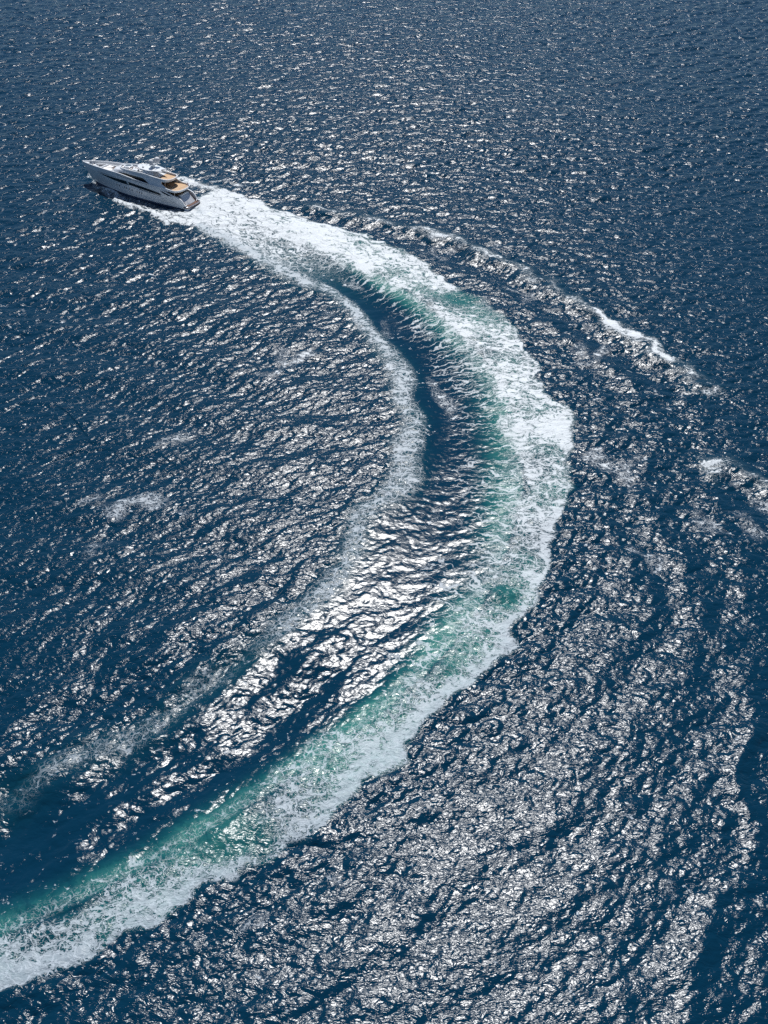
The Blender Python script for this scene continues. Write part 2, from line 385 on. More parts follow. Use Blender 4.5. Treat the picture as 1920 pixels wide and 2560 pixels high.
#HULL_CLASS
att = {'cov': cov, 'thk': thk, 'aer': np.clip(aer, 0, 1.2), 'calm': calm, 'strk': np.clip(strk, 0, 1.3)}
SD = np.stack([S, Dd, np.zeros_like(S)], -1).astype(np.float32)

def grid_object(name, faces, mat):
    used = np.unique(faces); rem = np.full(NR*NC, -1, np.int64); rem[used] = np.arange(len(used))
    f = rem[faces]
    me = bpy.data.meshes.new(name)
    me.vertices.add(len(used)); me.vertices.foreach_set('co', PX[used].ravel())
    me.loops.add(f.size); me.loops.foreach_set('vertex_index', f.ravel().astype(np.int32))
    me.polygons.add(len(f)); me.polygons.foreach_set('loop_start', (np.arange(len(f))*4).astype(np.int32))
    me.update(calc_edges=True)
    me.polygons.foreach_set('use_smooth', np.ones(len(f), bool))
    for k, v in att.items():
        a = me.attributes.new(k, 'FLOAT', 'POINT'); a.data.foreach_set('value', v[used].astype(np.float32))
    a = me.attributes.new('sd', 'FLOAT_VECTOR', 'POINT'); a.data.foreach_set('vector', SD[used].ravel())
    me.normals_split_custom_set_from_vertices(Nn[used])
    me.materials.append(mat)
    o = bpy.data.objects.new(name, me); col.objects.link(o); return o

# ------------------------------------------------------------------ water and foam material
def water_material():
    b = NT('sea_water')
    pos = b.n('ShaderNodeNewGeometry').outputs['Position']
    cov = b.attr('cov'); thk = b.attr('thk'); aer = b.attr('aer'); calm = b.attr('calm'); strk = b.attr('strk')
    sdv = b.attr('sd', 1)
    warp = b.vmath('SUBTRACT', b.noise(pos, 0.35, 2, 0.5, out=1), (0.5, 0.5, 0.5))
    pw = b.vmath('ADD', pos, b.vmath('SCALE', warp, scale=1.6))
    # ripples too small for the mesh
    p0 = b.mapping(pw, R(-20), (0.34, 1.0, 1.0))
    r0 = b.noise(p0, 0.36, 2, 0.5, 0.1)
    p1 = b.mapping(pw, R(-16), (0.38, 1.0, 1.0))
    r1 = b.noise(p1, 0.8, 3, 0.6, 0.2)
    p2 = b.mapping(pw, R(6), (0.5, 1.0, 1.0))
    r2 = b.noise(p2, 3.0, 2, 0.6, 0.3)
    def ridge(v): return b.math('SUBTRACT', 1.0, b.math('ABSOLUTE', b.math('MULTIPLY_ADD', v, 2.0, -1.0)))
    far = b.mapr(b.n('ShaderNodeSeparateXYZ', {0: pos}).outputs[1], 160, 330)
    rip = b.math('ADD', b.math('MULTIPLY_ADD', b.math('MULTIPLY', ridge(r0), far), 0.34, b.math('MULTIPLY', ridge(r1), 0.12)), b.math('MULTIPLY', ridge(r2), 0.026))
    # foam: broken patches
    pf = b.mapping(pw, R(8), (0.55, 1.0, 1.0))
    n1 = b.noise(pf, 0.75, 5, 0.62, 0.6)
    n2 = b.noise(pf, 3.0, 3, 0.6, 0.3)
    nn = b.math('MULTIPLY_ADD', n2, 0.35, b.math('MULTIPLY', n1, 0.65))
    nn = b.math('MULTIPLY_ADD', b.math('SUBTRACT', nn, 0.5), 2.9, 0.5)
    s_co = b.n('ShaderNodeSeparateXYZ', {0: sdv}).outputs[0]
    ny = b.noise(b.mapping(b.vmath('ADD', sdv, b.vmath('SCALE', warp, scale=5.0)), 0, (0.28, 1.1, 1)), 0.8, 5, 0.65, 0.5)
    ny = b.math('MULTIPLY_ADD', b.math('SUBTRACT', ny, 0.5), 3.0, 0.5)
    nn = b.mixf(b.mapr(s_co, 20, 130, 0.85, 0.0), nn, ny)
    solid = b.mapr(b.math('SUBTRACT', cov, nn), -0.05, 0.13)
    # foam: thin veins
    wv = b.vmath('SUBTRACT', b.noise(pos, 1.1, 3, 0.6, out=1), (0.5, 0.5, 0.5))
    pv = b.mapping(b.vmath('ADD', pw, b.vmath('SCALE', wv, scale=1.3)), R(8), (0.6, 1.0, 1.0))
    vo = b.n('ShaderNodeTexVoronoi', {'Vector': pv, 'Scale': 0.75}, feature='DISTANCE_TO_EDGE', voronoi_dimensions='2D').outputs['Distance']
    vo2 = b.n('ShaderNodeTexVoronoi', {'Vector': pv, 'Scale': 2.1}, feature='DISTANCE_TO_EDGE', voronoi_dimensions='2D').outputs['Distance']
    wd = b.math('MULTIPLY', b.math('MULTIPLY_ADD', n2, 1.6, -0.45, clamp=True), cov)
    ve = b.math('SUBTRACT', 1.0, b.mapr(b.math('SUBTRACT', vo, b.math('MULTIPLY', wd, 0.22)), 0.0, 0.05))
    ve2 = b.math('SUBTRACT', 1.0, b.mapr(b.math('SUBTRACT', vo2, b.math('MULTIPLY', wd, 0.26)), 0.0, 0.06))
    vein = b.math('MULTIPLY', b.math('MAXIMUM', ve, b.math('MULTIPLY', ve2, 0.8)), b.mapr(cov, 0.10, 0.38))
    # foam: streaks pulled across the wake
    ws = b.vmath('MULTIPLY', b.vmath('SUBTRACT', b.noise(pos, 0.30, 3, 0.6, out=1), (0.5, 0.5, 0.5)), (3.8, 7.5, 0.0))
    ps = b.vmath('ADD', sdv, ws)
    s1 = b.n('ShaderNodeTexVoronoi', {'Vector': b.mapping(ps, 0, (0.42, 0.10, 1)), 'Scale': 1.0}, feature='DISTANCE_TO_EDGE', voronoi_dimensions='2D').outputs['Distance']
    s2 = b.n('ShaderNodeTexVoronoi', {'Vector': b.mapping(ps, 0, (0.95, 0.19, 1)), 'Scale': 1.0}, feature='DISTANCE_TO_EDGE', voronoi_dimensions='2D').outputs['Distance']
    sn = b.noise(b.mapping(ps, 0, (0.9, 0.22, 1)), 1.0, 3, 0.6)
    sw = b.math('MULTIPLY', b.mapr(sn, 0.38, 0.62), strk)
    l1 = b.math('SUBTRACT', 1.0, b.mapr(b.math('SUBTRACT', s1, b.math('MULTIPLY', sw, 0.075)), -0.01, 0.05))
    l2 = b.math('SUBTRACT', 1.0, b.mapr(b.math('SUBTRACT', s2, b.math('MULTIPLY', sw, 0.08)), -0.01, 0.06))
    line = b.math('MULTIPLY', b.math('MAXIMUM', l1, b.math('MULTIPLY', l2, b.mapr(strk, 0.4, 1.0, 0.0, 0.6))), b.mapr(strk, 0.05, 0.45))
    line = b.math('MULTIPLY', line, b.mapr(sn, 0.30, 0.55, 0.15, 1.0))
    foam = b.math('MAXIMUM', b.math('MULTIPLY', solid, thk), b.math('MULTIPLY', b.math('MAXIMUM', vein, line), 0.72))
    foam = b.math('MULTIPLY', foam, b.mapr(r2, 0.25, 0.7, 0.9, 1.0), clamp=True)
    # colours
    an = b.math('MULTIPLY', aer, b.mapr(sn, 0.2, 0.8, 0.65, 1.25), clamp=True)
    deep = (0.0011, 0.0235, 0.051, 1); green = (0.036, 0.165, 0.150, 1); mid = (0.006, 0.070, 0.085, 1)
    c = b.mixc(b.mapr(an, 0.0, 0.45, kind='LINEAR'), deep, mid)
    c = b.mixc(b.mapr(an, 0.35, 1.0, kind='LINEAR'), c, green)
    fc = b.mixc(thk, (0.37, 0.46, 0.56, 1), (0.68, 0.72, 0.745, 1))
    c = b.mixc(foam, c, fc)
    rough = b.mixf(foam, 0.17, 0.7)
    h = b.math('MULTIPLY', rip, b.math('SUBTRACT', 1.0, b.math('MULTIPLY', calm, 0.93)))
    h = b.math('MULTIPLY_ADD', b.math('MULTIPLY', foam, nn), 0.13, h)
    bp = b.n('ShaderNodeBump', {'Height': h, 'Strength': 1.0, 'Distance': 1.0})
    df = b.n('ShaderNodeBsdfDiffuse', {'Color': c, 'Roughness': 0.0, 'Normal': bp.outputs[0]})
    gl = b.n('ShaderNodeBsdfGlossy', {'Color': (1, 1, 1, 1), 'Roughness': b.mixf(foam, 0.255, 0.45), 'Normal': bp.outputs[0]}, distribution='BECKMANN')
    fr = b.n('ShaderNodeFresnel', {'IOR': 1.333, 'Normal': bp.outputs[0]}).outputs[0]
    fr = b.math('MULTIPLY', fr, b.math('SUBTRACT', 1.0, b.math('MULTIPLY', foam, 0.85)))
    mx = b.n('ShaderNodeMixShader', {0: fr, 1: df.outputs[0], 2: gl.outputs[0]})
    return b.out(mx.outputs[0])
M_water = water_material()

fw = wk[quads].all(1); fc_ = cr[quads].any(1) & ~fw
sea = grid_object('sea', quads[~(fw | fc_)], M_water); tag(sea, kind='structure')
wake = grid_object('wake_foam', quads[fw], M_water)
tag(wake, 'broad curving wake of white foam and turquoise water trailing behind the yacht', 'wake', kind='stuff')
if fc_.any():
    cf = grid_object('breaking_wave_foam', quads[fc_], M_water)
    tag(cf, 'thin broken line of foaming wave crests outside the curve of the wake', 'wave foam', kind='stuff')
#SEA_END

#YACHT_BEGIN
# ------------------------------------------------------------------ materials of the yacht
def simple(name, colr, rough=0.4, metal=0.0, coat=0.0, var=0.0, scale=3.0, bump=0.0):
    b = NT(name)
    c = colr
    tc = b.n('ShaderNodeTexCoord').outputs['Object']
    n = b.noise(tc, scale, 3, 0.55, dims='3D')
    if var: c = b.mixc(b.mapr(n, 0.3, 0.7), tuple(v*(1-var) for v in colr[:3])+(1,), colr)
    ins = {'Base Color': c, 'Roughness': rough, 'Metallic': metal, 'Coat Weight': coat, 'Coat Roughness': 0.08}
    if bump: ins['Normal'] = b.n('ShaderNodeBump', {'Height': n, 'Strength': 0.5, 'Distance': bump}).outputs[0]
    return b.out(b.n('ShaderNodeBsdfPrincipled', ins).outputs[0])
Mw = simple('white_gelcoat', (0.75, 0.775, 0.80, 1), 0.28, coat=0.5, var=0.05, scale=0.6)
Mgrey = simple('grey_nonskid', (0.55, 0.56, 0.57, 1), 0.7, var=0.12, scale=2.0)
Mgl = simple('dark_glass', (0.010, 0.012, 0.015, 1), 0.08, coat=0.3)
Mst = simple('polished_steel', (0.72, 0.72, 0.73, 1), 0.22, metal=1.0, var=0.1)
Mcu = simple('white_cushion', (0.80, 0.79, 0.77, 1), 0.85, var=0.08, scale=5, bump=0.02)
Mcg = simple('grey_cushion', (0.33, 0.34, 0.36, 1), 0.85, var=0.1, scale=5, bump=0.02)
Mbr = simple('brown_wood', (0.17, 0.075, 0.035, 1), 0.5, var=0.3, scale=6)
Mdk = simple('dark_rubber', (0.03, 0.03, 0.035, 1), 0.6, var=0.1)
Mdoor = simple('silver_paint', (0.62, 0.62, 0.63, 1), 0.30, metal=0.35, coat=0.4, var=0.06, scale=0.8)
Mant = simple('antifouling', (0.02, 0.045, 0.10, 1), 0.6, var=0.2)
Mwat = simple('tub_water', (0.16, 0.20, 0.22, 1), 0.08, coat=0.5, var=0.2, scale=4)
Mdome = simple('dome_white', (0.60, 0.61, 0.63, 1), 0.45, var=0.04)
def teak():
    b = NT('teak_deck')
    tc = b.n('ShaderNodeTexCoord').outputs['Object']
    y = b.n('ShaderNodeSeparateXYZ', {0: tc}).outputs[1]
    fr = b.math('FRACT', b.math('MULTIPLY', y, 9.0))
    seam = b.mapr(fr, 0.0, 0.12)
    n = b.noise(b.mapping(tc, 0, (0.5, 6, 1)), 2.0, 4, 0.6)
    c = b.mixc(b.mapr(n, 0.3, 0.7), (0.45, 0.29, 0.16, 1), (0.56, 0.39, 0.235, 1))
    c = b.mixc(seam, (0.30, 0.18, 0.10, 1), c)
    return b.out(b.n('ShaderNodeBsdfPrincipled', {'Base Color': c, 'Roughness': 0.65}).outputs[0])
Mtk = teak()
def flagmat():
    b = NT('flag_cloth')
    z = b.n('ShaderNodeSeparateXYZ', {0: b.n('ShaderNodeTexCoord').outputs['Generated']}).outputs[2]
    c = b.mixc(b.math('GREATER_THAN', z, 0.36), (0.02, 0.04, 0.16, 1), (0.75, 0.75, 0.75, 1))
    c = b.mixc(b.math('GREATER_THAN', z, 0.66), c, (0.45, 0.03, 0.06, 1))
    return b.out(b.n('ShaderNodeBsdfPrincipled', {'Base Color': c, 'Roughness': 0.8}).outputs[0])
Mfl = flagmat()

# ------------------------------------------------------------------ mesh helpers
def mkobj(name, verts, faces, mat, parent, smooth=True, bevel=0.0, angle=40):
    me = bpy.data.meshes.new(name); me.from_pydata([tuple(v) for v in verts], [], faces)
    bm = bmesh.new(); bm.from_mesh(me)
    bmesh.ops.remove_doubles(bm, verts=bm.verts, dist=1e-4)
    bmesh.ops.recalc_face_normals(bm, faces=bm.faces)
    if bevel: bmesh.ops.bevel(bm, geom=[e for e in bm.edges if e.is_manifold and e.calc_face_angle(0) > 0.7], offset=bevel, segments=2, affect='EDGES', profile=0.6)
    for e in bm.edges: e.smooth = not (e.is_manifold and e.calc_face_angle(0) > R(angle))
    for f in bm.faces: f.smooth = smooth
    bm.to_mesh(me); bm.free(); me.materials.append(mat)
    o = bpy.data.objects.new(name, me); col.objects.link(o)
    if parent: o.parent = parent
    return o
def gridf(nu, nv, cu=False, cv=False, off=0):
    F = []
    for i in range(nu if cu else nu-1):
        for j in range(nv if cv else nv-1):
            a, c = i, (i+1) % nu; b_, d = j, (j+1) % nv
            F.append((off+a*nv+b_, off+c*nv+b_, off+c*nv+d, off+a*nv+d))
    return F
def loft(name, rings, mat, parent, closed_u=False, closed_v=True, caps=True, **k):
    n = len(rings[0]); V = [p for r in rings for p in r]; F = gridf(len(rings), n, closed_u, closed_v)
    if caps and not closed_u:
        F.append(tuple(range(n))); F.append(tuple((len(rings)-1)*n+i for i in range(n)))
    return mkobj(name, V, F, mat, parent, **k)
class Acc:
    def __init__(s): s.V = []; s.F = []
    def add(s, V, F):
        o = len(s.V); s.V += [tuple(v) for v in V]; s.F += [tuple(o+i for i in f) for f in F]; return s
    def box(s, x0, x1, y0, y1, z0, z1, tx=0.0):
        V = [(x, y, z) for z in (z0, z1) for y in (y0, y1) for x in (x0, x1)]
        V = [(v[0]+(tx if v[2] == z1 else 0), v[1], v[2]) for v in V]
        return s.add(V, [(0, 1, 3, 2), (4, 6, 7, 5), (0, 4, 5, 1), (2, 3, 7, 6), (0, 2, 6, 4), (1, 5, 7, 3)])
    def tube(s, pts, r, n=8, r1=None):
        pts = [Vector(p) for p in pts]; rings = []; r1 = r if r1 is None else r1
        for i, p in enumerate(pts):
            t = (pts[min(i+1, len(pts)-1)]-pts[max(i-1, 0)]).normalized()
            a = t.orthogonal().normalized() if i == 0 else (a-t*a.dot(t)).normalized()
            b_ = t.cross(a); rr = r+(r1-r)*i/max(1, len(pts)-1)
            rings += [p+a*math.cos(2*math.pi*k/n)*rr+b_*math.sin(2*math.pi*k/n)*rr for k in range(n)]
        F = gridf(len(pts), n, False, True); F.append(tuple(range(n))); F.append(tuple((len(pts)-1)*n+i for i in range(n)))
        return s.add(rings, F)
    def lathe(s, prof, c, n=28):
        V = [(c[0]+r*math.cos(2*math.pi*k/n), c[1]+r*math.sin(2*math.pi*k/n), c[2]+z) for r, z in prof for k in range(n)]
        F = gridf(len(prof), n, False, True); F.append(tuple(range(n))); F.append(tuple((len(prof)-1)*n+i for i in range(n)))
        return s.add(V, F)
    def build(s, name, mat, parent, **k): return mkobj(name, s.V, s.F, mat, parent, **k)
def itp(T):
    xs = [t[0] for t in T]; ys_ = [t[1] for t in T]
    from bisect import bisect_right
    # monotone-ish smooth interpolation
    n = len(xs); m = []
    for i in range(n):
        if i == 0: m.append((ys_[1]-ys_[0])/(xs[1]-xs[0]))
        elif i == n-1: m.append((ys_[-1]-ys_[-2])/(xs[-1]-xs[-2]))
        else:
            a = (ys_[i]-ys_[i-1])/(xs[i]-xs[i-1]); b_ = (ys_[i+1]-ys_[i])/(xs[i+1]-xs[i])
            m.append(0 if a*b_ <= 0 else 2*a*b_/(a+b_))
    def f(x):
        if x <= xs[0]: return ys_[0]
        if x >= xs[-1]: return ys_[-1]
        i = bisect_right(xs, x)-1; h = xs[i+1]-xs[i]; t = (x-xs[i])/h
        return (2*t**3-3*t*t+1)*ys_[i]+(t**3-2*t*t+t)*h*m[i]+(-2*t**3+3*t*t)*ys_[i+1]+(t**3-t*t)*h*m[i+1]
    return f
def outline(x0, bf, x1, n=40, r=2.0, ex=2.4):
    """closed plan outline, rounded at the after end, half-breadth bf(x) up to x1"""
    P = []
    for k in range(13):
        a = math.pi/2*k/12
        x = x0+r*(1-math.cos(a)**(2/ex)); P.append((x, bf(x0+r)*math.sin(a)**(2/ex)))
    for k in range(1, n+1):
        x = x0+r+(x1-x0-r)*k/n; P.append((x, bf(x)))
    end = [] if abs(P[-1][1]) < 0.02 else [(x1, 0.0)]
    return P+end+[(x, -y) for x, y in reversed(P[1:])]
def plate(name, ol, z0, z1, mat, parent, **k):
    z0f = z0 if callable(z0) else (lambda x: z0); z1f = z1 if callable(z1) else (lambda x: z1)
    n = len(ol); V = [(x, y, z0f(x)) for x, y in ol]+[(x, y, z1f(x)) for x, y in ol]
    F = [(i, (i+1) % n, n+(i+1) % n, n+i) for i in range(n)]
    # caps as strips between port and starboard points of the same station
    h = n//2
    for o in (0, n):
        for i in range(0, h):
            a, b_ = i, i+1; c, d = (n-i-1) % n, (n-i) % n
            q = [o+a, o+b_, o+c, o+d]; q = [v for j, v in enumerate(q) if v not in q[:j]]
            if len(q) > 2: F.append(tuple(q))
    return mkobj(name, V, F, mat, parent, **k)
def offset2(ol, d, closed=True):
    n = len(ol); out = []
    for i in range(n):
        a = ol[(i-1) % n] if closed or i > 0 else ol[i]; c = ol[(i+1) % n] if closed or i < n-1 else ol[i]
        tx, ty = c[0]-a[0], c[1]-a[1]; L = math.hypot(tx, ty) or 1
        out.append((ol[i][0]+ty/L*d, ol[i][1]-tx/L*d))
    return out
def ringwall(name, ob, ot, zb, zt, t, mat, parent, closed=True, **k):
    """wall following the outline ob at its foot and ot at its top; t = thickness"""
    ib = offset2(ob, t, closed); it = offset2(ot, t, closed)
    rings = []
    for i in range(len(ob)):
        z0, z1 = zb(ob[i][0]), zt(ot[i][0])
        rings.append([(ob[i][0], ob[i][1], z0), (ot[i][0], ot[i][1], z1), (it[i][0], it[i][1], z1), (ib[i][0], ib[i][1], z0)])
    return loft(name, rings, mat, parent, closed_u=closed, **k)

# ------------------------------------------------------------------ the yacht (metres, x forward, y to port, z up from the waterline)
yacht = bpy.data.objects.new('yacht', None); col.objects.link(yacht)
yacht.location = (-57.74, 257.73, -0.12)
yacht.rotation_euler = (R(5.5), R(-1.57), R(154.24))
yacht.scale = (0.9636,)*3
tag(yacht, 'large white motor yacht with tan teak decks steaming at the head of the wake', 'yacht')

bt = itp([(0, 3.55), (3, 3.85), (8, 4.1), (15, 4.2), (24, 4.15), (30, 3.7), (34, 3.0), (38, 1.95), (40.5, 1.1), (42, .42), (42.5, .03)])
bw = itp([(0, 3.35), (5, 3.7), (15, 3.85), (22, 3.6), (28, 2.75), (32, 1.9), (36, .85), (39, .05), (42.5, 0.0)])
def side(x, z):
    f = min(max((z-0.2)/4.6, 0), 1)
    return bw(x)+(bt(x)-bw(x))*f**0.8
sheer = itp([(0, .95), (.7, 1.15), (1.5, 2.25), (2.4, 2.95), (3.4, 3.25), (4.6, 3.45), (6, 3.8), (8, 4.42), (9, 4.68), (12, 4.7), (42.5, 4.75)])
sheer2 = itp([(2, 5.0), (6.5, 5.15), (10, 5.3), (13, 5.35), (20, 5.85), (25.9, 6.35), (31, 6.25), (37, 5.95), (42.5, 5.55)])
keel = itp([(0, -.6), (30, -1.0), (37.3, -1.0), (39.3, 0.3), (41, 2.6), (42.5, 4.7)])

rings = []
xs_ = [0, .35, .7, 1.1, 1.5, 2, 2.5, 3, 3.5, 4.2]+[5+k*.9 for k in range(34)]+[36, 37, 38, 38.8, 39.5, 40.1, 40.7, 41.3, 41.8, 42.2, 42.5]
for x in xs_:
    k0, s1 = keel(x), sheer(x); s1 = max(s1, k0+0.05)
    zz = [k0+(s1-k0)*(j/14) for j in range(15)]
    def yy(z):
        base = side(x, z)
        if x > 36: base *= min(1, max(0, (z-k0)/(0.9+1.2*(x-36)/6.5)))**0.6 if z > k0 else 0
        return max(base, 0.0)
    R_ = [(x, yy(z), z) for z in zz]
    rings.append([(x, 0, k0)]+R_+[(x, 0, s1)]+[(a, -b_, c) for a, b_, c in reversed(R_)])
# deck side of the hull is open aft of x = 9: keep the sides only
V = []; F = []
for ri, r in enumerate(rings):
    V += r
n = len(rings[0])
for i in range(len(rings)-1):
    for j in range(n):
        if j in (15, 16) : continue
        F.append((i*n+j, (i+1)*n+j, (i+1)*n+(j+1) % n, i*n+(j+1) % n))
F.append(tuple(range(0, 16))+tuple(range(17, n)))
hull = mkobj('hull', V, F, Mw, yacht)
# antifouling strip showing at the waterline
for sg in (1, -1):
    P = []
    for k in range(60):
        x = 1+k*37/59
        P.append([(x, sg*(max(side(x, z), 0)+0.02), z) for z in (-0.98, -0.5, 0.02)])
    mkobj('boot_stripe', [p for r in P for p in r], gridf(60, 3), Mant, hull)

# patches that lie just proud of the hull or superstructure side
def patch_obj(name, top, bot, yf, mat, parent, n=26, pr=0.03, sg=1):
    """glass band between two (x, z) lines, lying pr metres outside y = yf(x, z)"""
    ft, fb = itp(top), itp(bot); x0, x1 = top[0][0], top[-1][0]; V = []
    for k in range(n+1):
        x = x0+(x1-x0)*k/n; zt, zb_ = ft(x), fb(x)
        if zt < zb_+0.01: zt = zb_+0.01
        for j in range(4):
            z = zb_+(zt-zb_)*j/3; V.append((x, sg*(yf(x, z)+pr), z))
    m = len(V); V += [(a, b_-sg*(pr+0.02), c) for a, b_, c in V]
    F = gridf(n+1, 4)+gridf(n+1, 4, off=m)
    for k in range(n):
        for j in (0, 3):
            a = k*4+j; F.append((a, a+4, m+a+4, m+a))
    for a0 in (0, n*4):
        for j in range(3): F.append((a0+j, a0+j+1, m+a0+j+1, m+a0+j))
    return mkobj(name, V, F, mat, parent)
ysd = lambda x, z: side(x, z)
for sg in (1, -1):
    patch_obj('window', [(7.6, 2.85), (10, 3.36), (14, 3.80), (18.5, 4.18), (21.3, 4.38)], [(7.6, 2.60), (10, 2.72), (14, 2.98), (18.5, 3.30), (21.3, 3.50)], ysd, Mgl, hull, sg=sg)
    patch_obj('window', [(21.8, 4.42), (24, 4.60), (28, 4.78), (32, 4.86), (35.2, 4.70)], [(21.8, 3.32), (24, 3.38), (28, 3.68), (32, 4.15), (35.2, 4.68)], ysd, Mgl, hull, sg=sg)
    patch_obj('window', [(5.3, 3.22), (6.5, 3.62), (8, 4.0), (9.2, 4.22)], [(5.3, 3.10), (6.5, 3.2), (8, 3.55), (9.2, 4.12)], ysd, Mgl, hull, sg=sg)
    patch_obj('styling_line', [(8.2, 2.36), (12, 2.62), (17.5, 3.0)], [(8.2, 2.28), (12, 2.50), (17.5, 2.84)], ysd, Mdk, hull, sg=sg)
    patch_obj('styling_line', [(13.0, 5.12), (18, 5.36), (25.8, 5.78)], [(13.0, 5.04), (18, 5.22), (25.8, 5.66)], lambda x, z: bt(x), Mdk, yacht, sg=sg, pr=0.03)
    a = Acc()
    a.add(*[[(21.3, sg*(side(21.3, 3.5)+.06), 3.35), (21.62, sg*(side(21.6, 3.5)+.06), 3.35), (22.3, sg*(side(22.2, 4.4)+.06), 4.45), (21.95, sg*(side(21.9, 4.4)+.06), 4.45),
               (21.3, sg*(side(21.3, 3.5)-.05), 3.35), (21.62, sg*(side(21.6, 3.5)-.05), 3.35), (22.3, sg*(side(22.2, 4.4)-.05), 4.45), (21.95, sg*(side(21.9, 4.4)-.05), 4.45)],
             [(0, 1, 2, 3), (4, 7, 6, 5), (0, 4, 5, 1), (1, 5, 6, 2), (2, 6, 7, 3), (3, 7, 4, 0)]])
    a.build('window_strut', Mst, hull)
    for x in (26.4, 25.4, 23.4, 22.6, 21.3, 20.3, 18.4, 17.5, 16.6):
        z = 1.78+(x-16.6)*0.055
        a = Acc(); m = 12
        ring = [(x+.16*math.cos(t), side(x, z)+.03, z+.27*math.sin(t)) for t in [2*math.pi*k/m for k in range(m)]]
        ring2 = [(p[0], p[1]-.08, p[2]) for p in ring]
        a.add([(p[0], sg*p[1], p[2]) for p in ring+ring2], [tuple(range(m)), tuple(range(m, 2*m))]+[(k, (k+1) % m, m+(k+1) % m, m+k) for k in range(m)])
        a.build('porthole', Mgl, hull)
    for x, z in ((4.9, 2.35), (3.6, 2.2), (2.0, 1.75)):
        a = Acc(); a.box(x-.16, x+.16, sg*(side(x, z)-.04), sg*(side(x, z)+.035), z-.07, z+.07); a.build('fairlead', Mst, hull)

# main deck aft: cockpit, coamings, transom
ck = outline(3.0, lambda x: bt(x)-.3, 12.0, 20, 0.6)
plate('cockpit_deck', ck, 2.05, 2.3, Mtk, yacht)
for sg in (1, -1):
    rr = []
    for k in range(40):
        x = 0.3+8.9*k/39; yo = side(x, sheer(x)); t = 0.28+0.12*min(1, x/3)
        rr.append([(x, sg*(yo-.12), min(1.0, sheer(x)-.3)), (x, sg*(yo-.015), sheer(x)+.03), (x, sg*(yo-t), sheer(x)+.03), (x, sg*(yo-t), min(0.6, sheer(x)-.3))])
    loft('coaming', rr, Mw, yacht)
# curved garage door in the transom
V = []; nu, nv = 14, 10
for i in range(nu):
    for j in range(nv):
        u = i/(nu-1)*2-1; v = j/(nv-1)
        x = 3.35-2.3*v-0.10*u*u-0.0+0.28*math.sin(v*math.pi); z = 3.22-2.35*v+0.18*math.sin(v*math.pi)
        hw = 2.2+0.25*v
        V.append((x-0.35*(1-u*u)*v*1.0, u*hw, z))
m = len(V); V += [(x+.35, y, z-.35) for x, y, z in V]
F = gridf(nu, nv)+gridf(nu, nv, off=m)
for i in range(nu-1):
    for j in (0, nv-1): a_ = i*nv+j; F.append((a_, a_+nv, m+a_+nv, m+a_))
for j in range(nv-1):
    for i in (0, nu-1): a_ = i*nv+j; F.append((a_, a_+1, m+a_+1, m+a_))
door = mkobj('garage_door', V, F, Mdoor, yacht)
a = Acc(); a.box(3.2, 3.75, -2.1, 2.1, 2.35, 3.32); a.build('transom_bulwark', Mw, yacht, bevel=.06)
a = Acc(); a.tube([(3.2, -2.0, 3.42), (3.1, 0, 3.42), (3.2, 2.0, 3.42)], .035)
a.build('transom_rail', Mst, yacht)
for sg in (1, -1):
    st = Acc()
    for k in range(6):
        st.box(0.9+.42*k, 0.9+.42*(k+1), sg*2.45, sg*3.38, 0.5, 0.85+.28*k+0.02)
    st.build('stairs', Mbr, yacht)
    g = Acc(); g.tube([(1.2, sg*2.5, 1.6), (2.2, sg*2.3, 2.6), (3.2, sg*2.2, 3.5)], .03); g.build('handrail', Mst, yacht)
sp = outline(-0.45, lambda x: 3.5-.02*x, 1.4, 6, 0.7, 3.2)
plate('swim_platform', sp, 0.30, 0.78, Mbr, yacht)
rim = [(x, y) for x, y in sp if x < 1.0]
pos_ = [p for p in rim if p[1] >= 0]; neg = [p for p in rim if p[1] < 0]
path = [(x, y, .70) for x, y in reversed(pos_)]+[(x, y, .70) for x, y in sorted(neg, key=lambda p: -p[1]) if y < -.01]
a = Acc(); a.tube(path, .13); a.build('platform_rim', Mst, yacht)
for sg in (1, -1):
    a = Acc(); a.lathe([(.16, 0), (.2, .1), (.1, .18), (.1, .3), (.22, .38), (.0, .46)], (0.75, sg*2.75, .78), 14); a.build('mooring_bollard', Mst, yacht)
a = Acc(); a.box(7.6, 11.9, -3.3, 3.3, 2.3, 4.45); sal = a.build('saloon', Mw, yacht)
a = Acc(); a.box(7.52, 7.62, -2.5, 2.5, 2.4, 4.35); a.build('saloon_door', Mgl, sal)
a = Acc(); a.box(3.8, 4.6, -2.0, 2.0, 2.3, 2.75); a.box(3.75, 4.0, -2.0, 2.0, 2.75, 3.15); a.build('aft_sofa', Mcu, yacht, bevel=.06)
a = Acc(); a.lathe([(.06, 0), (.06, .68), (.85, .70), (.85, .76), (0, .77)], (5.6, .5, 2.3), 20); a.build('dining_table', Mbr, yacht)

